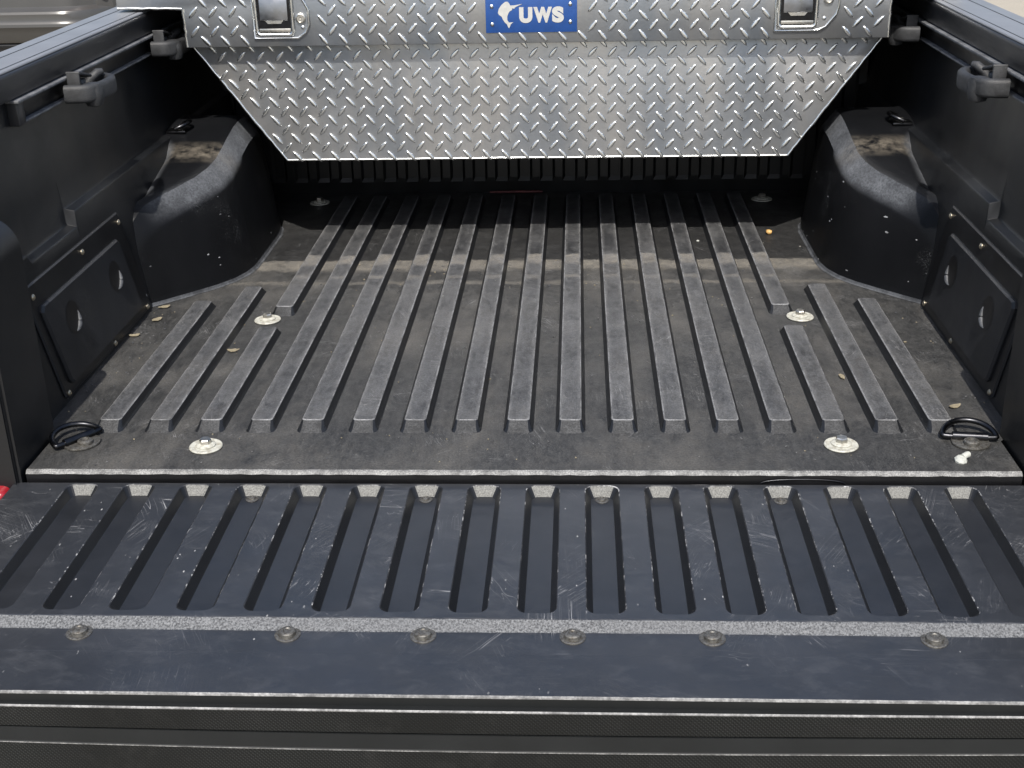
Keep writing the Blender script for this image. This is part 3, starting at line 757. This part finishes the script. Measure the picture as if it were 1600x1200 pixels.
# badge
bz = tl('badge', box('badge', -.091, .087, LY - .0022, LY - .0005, .4490, .5180, 'blue', .0006), tb)
def bxz(X, Y): return (-.091 + (X - 180) * 1.43e-4, .449 + (465 - Y) * 1.361e-4)
fish = [(350, 180), (362, 130), (398, 78), (448, 36), (482, 32), (505, 58), (520, 88), (580, 84), (685, 66), (612, 98), (578, 116), (576, 131), (546, 126), (540, 150), (510, 166), (490, 196), (475, 240), (475, 290), (497, 322), (556, 319), (521, 346), (510, 376), (496, 404), (480, 376), (468, 346), (440, 321), (416, 281), (400, 241), (366, 216), (352, 196)]
def flat_poly(name, pts, y0, y1, mat):
    bm = bmesh.new(); A = [bm.verts.new((x, y0, z)) for x, z in pts]; E = [bm.edges.new((A[i], A[(i + 1) % len(A)])) for i in range(len(A))]
    bmesh.ops.triangle_fill(bm, use_beauty=True, edges=E)
    ge = bmesh.ops.extrude_face_region(bm, geom=list(bm.faces)); bmesh.ops.translate(bm, vec=(0, y1 - y0, 0), verts=[v for v in ge['geom'] if isinstance(v, bmesh.types.BMVert)])
    return from_bm(name, bm, mat)
up(bz, 'marlin_emblem', flat_poly('marlin_emblem', [bxz(*p) for p in fish], LY - .0022, LY - .0028, 'badge_print'))
def letter(ch, X0, X1, Y0, Y1):
    cu = bpy.data.curves.new('letter', 'FONT'); cu.body = ch; cu.size = 1; cu.offset = .070; cu.extrude = .01
    tmp = bpy.data.objects.new('tmp', cu); C.objects.link(tmp)
    dg = bpy.context.evaluated_depsgraph_get(); me = bpy.data.meshes.new_from_object(tmp.evaluated_get(dg))
    bpy.data.objects.remove(tmp); bpy.data.curves.remove(cu)
    xs = [v.co.x for v in me.vertices]; ys = [v.co.y for v in me.vertices]; zs = [v.co.z for v in me.vertices]
    (xa, za), (xb, zb) = bxz(X0, Y1), bxz(X1, Y0)
    for v in me.vertices:
        x = xa + (v.co.x - min(xs)) / (max(xs) - min(xs)) * (xb - xa); z = za + (v.co.y - min(ys)) / (max(ys) - min(ys)) * (zb - za)
        v.co = (x, LY - .0024 - (v.co.z + .01) * .03, z)
    me.materials.clear(); me.materials.append(M['badge_print']); up(bz, 'letter', me)
letter('U', 638, 818, 112, 332); letter('W', 832, 1085, 112, 330); letter('S', 1085, 1245, 108, 332)
rv = lathe('rivet', [(.0038, 0), (.0036, .0012), (.0022, .0022), (0, .0025)], 'alub', 14)
for X, Y in ((265, 97), (268, 345), (1333, 78), (1333, 325)): x, z = bxz(X, Y); up(bz, 'rivet', rv, (x, LY - .0022, z), (R(90), 0, 0))
# latches
def latch(x0, lug):
    l = tl('latch', flat_poly('latch', lug, LY - .0002, LY - .0032, 'alulid'), tb)
    n = len(lug)
    up(l, 'lug_rim', tube('lug_rim', [(x, LY - .0028, z) for x, z in lug], .0026, 'alub', True, 8, (0, 1, 0)))
    fr = rrect(x0 - .036, x0 + .036, .452, .530, .008, 4)
    up(l, 'frame', tube('frame', [(x, LY - .0045, z) for x, z in fr], .0042, 'alub', True, 8, (0, 1, 0)))
    up(l, 'pocket', flat_poly('pocket', rrect(x0 - .033, x0 + .033, .455, .527, .006, 3), LY - .0030, LY - .0040, 'blackmetal'))
    pd = [(LY - .0045, .478), (LY - .0080, .481), (LY - .0062, .522), (LY - .0042, .522)]
    up(l, 'paddle', prism('paddle', pd, 'x', x0 - .0275, x0 + .0275, 'latchmetal', .0006))
    up(l, 'paddle_scoop', flat_poly('paddle_scoop', [(x0 - .020, .4815), (x0 + .020, .4815), (x0 + .013, .4735), (x0 - .013, .4735)], LY - .0044, LY - .0064, 'alub'))
    up(l, 'sill', box('sill', x0 - .031, x0 + .031, LY - .0055, LY - .0035, .4575, .4640, 'steel', .0006))
    return l
a = latch(-.507, [(-.549, .4455), (-.462, .4455), (-.447, .456), (-.4395, .470), (-.4395, .500), (-.447, .515), (-.462, .535), (-.549, .535)])
up(a, 'lock_cylinder', lathe('lock_cylinder', [(.0098, 0), (.0098, .005), (.0075, .0062), (.0068, .0040), (.0020, .0040), (.0016, .0030), (0, .003)], 'steel', 24), (-.4545, LY - .003, .4835), (R(90), 0, 0))
up(a, 'rivet', rv, (-.452, LY - .003, .4655), (R(90), 0, 0))
b = latch(.511, [(.469, .4455), (.552, .4455), (.566, .452), (.585, .475), (.589, .490), (.589, .535), (.469, .535)])
up(b, 'rivet', rv, (.5625, LY - .003, .4675), (R(90), 0, 0))
up(b, 'lock_cylinder', lathe('lock_cylinder', [(.0098, 0), (.0098, .005), (.0075, .0062), (.0068, .0040), (0, .003)], 'steel', 24), (.5685, LY - .003, .505), (R(90), 0, 0))

# ================================================================== CLEATS ON THE RAILS
def band_loop(name, pts, h, th, mat):
    """closed-section strap following an open plan path; pts (x,y), height h, thickness th"""
    P = [Vector((x, y, 0)) for x, y in pts]; vs, fs = [], []; sec = rrect(-th / 2, th / 2, -h / 2, h / 2, th * .42, 3); m = len(sec)
    for i, p in enumerate(P):
        t = (P[min(i + 1, len(P) - 1)] - P[max(i - 1, 0)]).normalized(); n = Vector((t.y, -t.x, 0))
        for a, b in sec: vs.append(p + n * a + Vector((0, 0, b)))
    for i in range(len(P) - 1):
        for k in range(m): fs.append((i * m + k, i * m + (k + 1) % m, i * m + m + (k + 1) % m, i * m + m + k))
    fs += [tuple(range(m)), tuple((len(P) - 1) * m + k for k in range(m))]
    return smooth_angle(mesh(name, vs, fs, mat), 45)
def cleat(s, y, label):
    c = empty('tie_down_cleat', (s * .760, y, .428), label, 'cleat', 'cleats clamped on the cargo rails')
    # D-shaped loop opening towards the rail
    pts = [(-s * (.002 + .050 * math.sin(math.pi * k / 24) ** .5), -.060 * math.cos(math.pi * k / 24)) for k in range(25)]
    link('loop', band_loop('loop', pts, .030, .0165, 'cleat'), c)
    kn = lathe('barrel', [(.006, -.024), (.0130, -.0215), (.0165, -.012), (.0170, .006), (.0140, .0145), (.006, .0155), (0, .015)], 'cleat', 22)
    link('barrel', kn, c, (-s * .040, -.036, -.001))
    link('clamp_block', from_bm('clamp_block', box_bm(min(0, -s * .020), max(0, -s * .020), -.026, -.008, -.014, .018, .003, 3), 'cleatlight', 40), c)
    link('clamp_post', from_bm('clamp_post', box_bm(min(-s * .004, -s * .026), max(-s * .004, -s * .026), -.052, -.0465, -.010, .034, .002, 2), 'cleat', 40), c)
    st = from_bm('clamp_strap', box_bm(min(-s * .003, -s * .027), max(-s * .003, -s * .027), -.006, .052, -.0025, .0025, .002, 2), 'cleat', 40)
    link('clamp_strap', st, c, (0, -.046, .032), (R(-14), 0, 0))
    link('horn', tube('horn', [(-s * .006, .030, .0), (-s * .016, .034, .012), (-s * .024, .040, .019), (-s * .030, .046, .020)], [.007, .0075, .0075, .005], 'cleat'), c)
    return c
cleat(-1, .585, 'grey tie-down cleat alone on the bed rail next to the parked grey car')
cleat(-1, 1.055, 'grey tie-down cleat by the toolbox corner on the rail next to the grey car')
cleat(1, .535, 'grey tie-down cleat alone on the bed rail opposite the parked grey car')
cleat(1, 1.105, 'grey tie-down cleat by the toolbox corner on the rail opposite the grey car')

# ================================================================== SMALL LOOSE THINGS ON THE BED FLOOR
def pebble(name, loc, r, mat, flat, label, cat, seed=0):
    rnd = random.Random(seed); bm = bmesh.new(); bmesh.ops.create_icosphere(bm, subdivisions=2, radius=1)
    for v in bm.verts: v.co *= rnd.uniform(.78, 1.1)
    for v in bm.verts: v.co = Vector((v.co.x * r * rnd.uniform(.95, 1.05), v.co.y * r * .8, v.co.z * r * flat))
    o = link(name, from_bm(name, bm, mat, 50), None, (loc[0], loc[1], loc[2] + r * flat * .9), (0, 0, rnd.random() * 6)); tag(o, label, cat); return o
pebble('pebble', (.500, 1.116, .0), .0085, 'yellow', .7, 'small ochre pebble on the bed floor beside the shaded toolbox edge', 'pebble', 3)
pebble('pebble', (.343, 1.063, .0), .0035, 'chip_white', .7, 'tiny white speck of stone between two ribs below the toolbox', 'pebble', 4)
def chip(x, y, L, Wd, rot, mat, label, cat='leaf', z=.0012, seed=1):
    rnd = random.Random(seed); n = 10
    pts = [(L * math.cos(2 * math.pi * k / n) * rnd.uniform(.75, 1.1), Wd * math.sin(2 * math.pi * k / n) * rnd.uniform(.7, 1.15)) for k in range(n)]
    vs = [(a, b, .0012 * rnd.random() + .002 * (a / L) ** 2) for a, b in pts]; vs += [(a, b, c + .0012) for a, b, c in vs]
    fs = [tuple(range(n))[::-1], tuple(range(n, 2 * n))] + [(k, (k + 1) % n, n + (k + 1) % n, n + k) for k in range(n)]
    o = link('leaf_fragment' if cat == 'leaf' else 'debris', mesh('leaf_fragment', vs, fs, mat), None, (x, y, z), (0, 0, rot)); tag(o, label, cat); return o
chip(-.505, .448, .0105, .0060, .2, 'tan', 'tan dry leaf chip lying between the two outer ribs beside a short rib', seed=2)
chip(-.690, .668, .0120, .0065, .6, 'tan', 'crumpled tan leaf scrap against the foot of the wheel well', seed=3)
chip(-.684, .600, .0120, .0060, 1.0, 'tan', 'tan leaf scrap by the wall just behind the wheel well scrap', seed=4)
chip(-.700, .520, .0100, .0050, .3, 'tan', 'dull tan leaf scrap on the floor beside the storage hatch', seed=5)
chip(.655, .215, .0110, .0050, .4, 'tan', 'yellowish leaf scrap near the tie-down ring and hatch corner', seed=6)
chip(.508, .330, .0045, .0100, .2, 'tan', 'thin yellow leaf sliver standing against a rib flank', seed=7)
scr = empty('plastic_clip', (.616, .036, 0), 'small white broken plastic clip lying near the rear lip', 'clip')
link('head', lathe('head', [(.0085, 0), (.009, .003), (.0065, .0065), (.003, .0075), (0, .007)], 'chip_white', 9, None, 25), scr, (0, 0, .0005), (R(12), R(6), 0))
link('stub', tube('stub', [(.003, .002, .006), (.010, .006, .008), (.012, .007, .0075)], .0045, 'chip_white'), scr)
st = link('stick', tube('stick', [(-.125, 1.462, .006), (-.06, 1.463, .0064), (.002, 1.464, .0062)], .0028, 'redstick'), None); tag(st, 'thin faded red stick lying against the front wall under the toolbox', 'stick')

def grit():
    rnd = random.Random(11); bm = bmesh.new()
    for k in range(420):
        if k < 260:
            g_ = rnd.randrange(0, 18); x = (g_ - 8.5) * PITCH + rnd.choice((-1, 1)) * rnd.uniform(.004, .016); y = .95 - abs(rnd.gauss(0, .33))
        elif k < 340: x = rnd.choice((-1, 1)) * rnd.uniform(.655, .705); y = rnd.uniform(.12, .66)
        else: x = rnd.uniform(-.66, .66); y = rnd.uniform(.015, .12)
        if not (.012 < y < 1.15) or (y > .66 and abs(x) > .55): continue
        r = rnd.uniform(.0006, .0015) * (1.5 if rnd.random() < .08 else 1)
        m = Matrix.Translation((x, y, r * .6)) @ Matrix.Rotation(rnd.random() * 6, 4, 'Z') @ Matrix.Diagonal((r * rnd.uniform(.8, 1.8), r, r * .7, 1))
        n0 = len(bm.faces); bmesh.ops.create_icosphere(bm, subdivisions=1, radius=1, matrix=m)
        bm.faces.ensure_lookup_table(); mi = rnd.choice((0, 1, 1, 2, 2))
        for f in bm.faces[n0:]: f.material_index = mi
    o = link('grit', from_bm('grit', bm, ['tan', 'rib', 'slate'])); o['kind'] = 'stuff'; o['label'] = 'fine sandy grit scattered between the floor ribs'
grit()

# ================================================================== NEIGHBOURING CAR (only its tail shows past the rail)
car = empty('parked_car', (-3.62, 6.4, GZ), 'pewter grey parked car, its rear bumper showing past the bed rail', 'car')
def loft(name, secs, mat, n=28, p=3.2):
    """superelliptic sections: (y, half width, z bottom, z top)"""
    vs, fs = [], []
    for y, w, a, b in secs:
        for k in range(n):
            t = 2 * math.pi * k / n; c, d = math.cos(t), math.sin(t)
            vs.append((w * math.copysign(abs(c) ** (2 / p), c), y, (a + b) / 2 + (b - a) / 2 * math.copysign(abs(d) ** (2 / p), d)))
    for i in range(len(secs) - 1):
        for k in range(n): fs.append((i * n + k, i * n + (k + 1) % n, i * n + n + (k + 1) % n, i * n + n + k))
    fs += [tuple(range(n)), tuple((len(secs) - 1) * n + k for k in range(n))]
    return smooth_angle(mesh(name, vs, fs, mat), 40)
link('body', loft('body', [(.10, .74, .34, .92), (.16, .82, .30, .98), (.45, .88, .24, 1.02), (1.2, .90, .22, 1.0), (3.2, .90, .22, .98), (4.0, .87, .24, .86), (4.35, .80, .30, .74), (4.45, .68, .38, .64)], 'silver'), car)
link('cabin', loft('cabin', [(.62, .60, .96, 1.06), (1.15, .66, .96, 1.40), (1.7, .68, .95, 1.47), (2.3, .67, .95, 1.44), (3.15, .60, .93, 1.02)], 'glass', 24, 3.6), car)
link('roof', loft('roof', [(1.10, .58, 1.38, 1.425), (1.7, .62, 1.40, 1.485), (2.35, .60, 1.38, 1.45)], 'silver', 24, 3), car)
def car_band(name, prof, mat, hw):
    n = 36; m = len(prof); vs, fs = [], []
    for k in range(n + 1):
        t = -1 + 2 * k / n; x = hw * t; back = .26 * max(0, abs(t) - .62) ** 2 / .1444 + .02 * t * t
        for o, z in prof: vs.append((x, -o + back, z))
    for k in range(n):
        for i in range(m - 1): fs.append((k * m + i, k * m + m + i, k * m + m + i + 1, k * m + i + 1))
    return smooth_angle(mesh(name, vs, fs, mat), 28)
link('bumper', car_band('bumper', [(-.16, .74), (-.02, .735), (.005, .72), (.01, .672), (.018, .664), (.052, .648), (.060, .634), (.060, .600), (.064, .586), (.072, .576), (.074, .560), (.066, .548), (.050, .52), (.040, .475), (.03, .462), (-.02, .458), (-.10, .456)], 'silver', .86), car)
link('valance', car_band('valance', [(-.10, .4545), (.020, .4545), (.022, .445), (.012, .42), (.0, .30), (-.06, .24), (-.2, .22)], 'valance', .84), car)
link('valance_bead', car_band('valance_bead', [(.010, .441), (.0245, .440), (.0245, .436), (.010, .435)], 'trim', .842), car)
for s in (-1, 1):
    link('tail_light', from_bm('tail_light', box_bm(min(s * .50, s * .80), max(s * .50, s * .80), .055, .22, .76, .90, .03, 3), 'red', 40), car)
    for y in (.85, 3.55):
        w = link('wheel', lathe('tyre', [(.20, -.09), (.28, -.105), (.315, -.09), (.32, -.06), (.32, .06), (.315, .09), (.28, .105), (.20, .09)], 'rubber', 36), car, (s * .80, y, .32), (0, R(90), 0))
        link('rim', lathe('rim', [(.205, -.09), (.205, .09), (.18, .095), (.16, .05), (.05, .04), (.04, .09), (0, .09)], 'rim', 36), w)
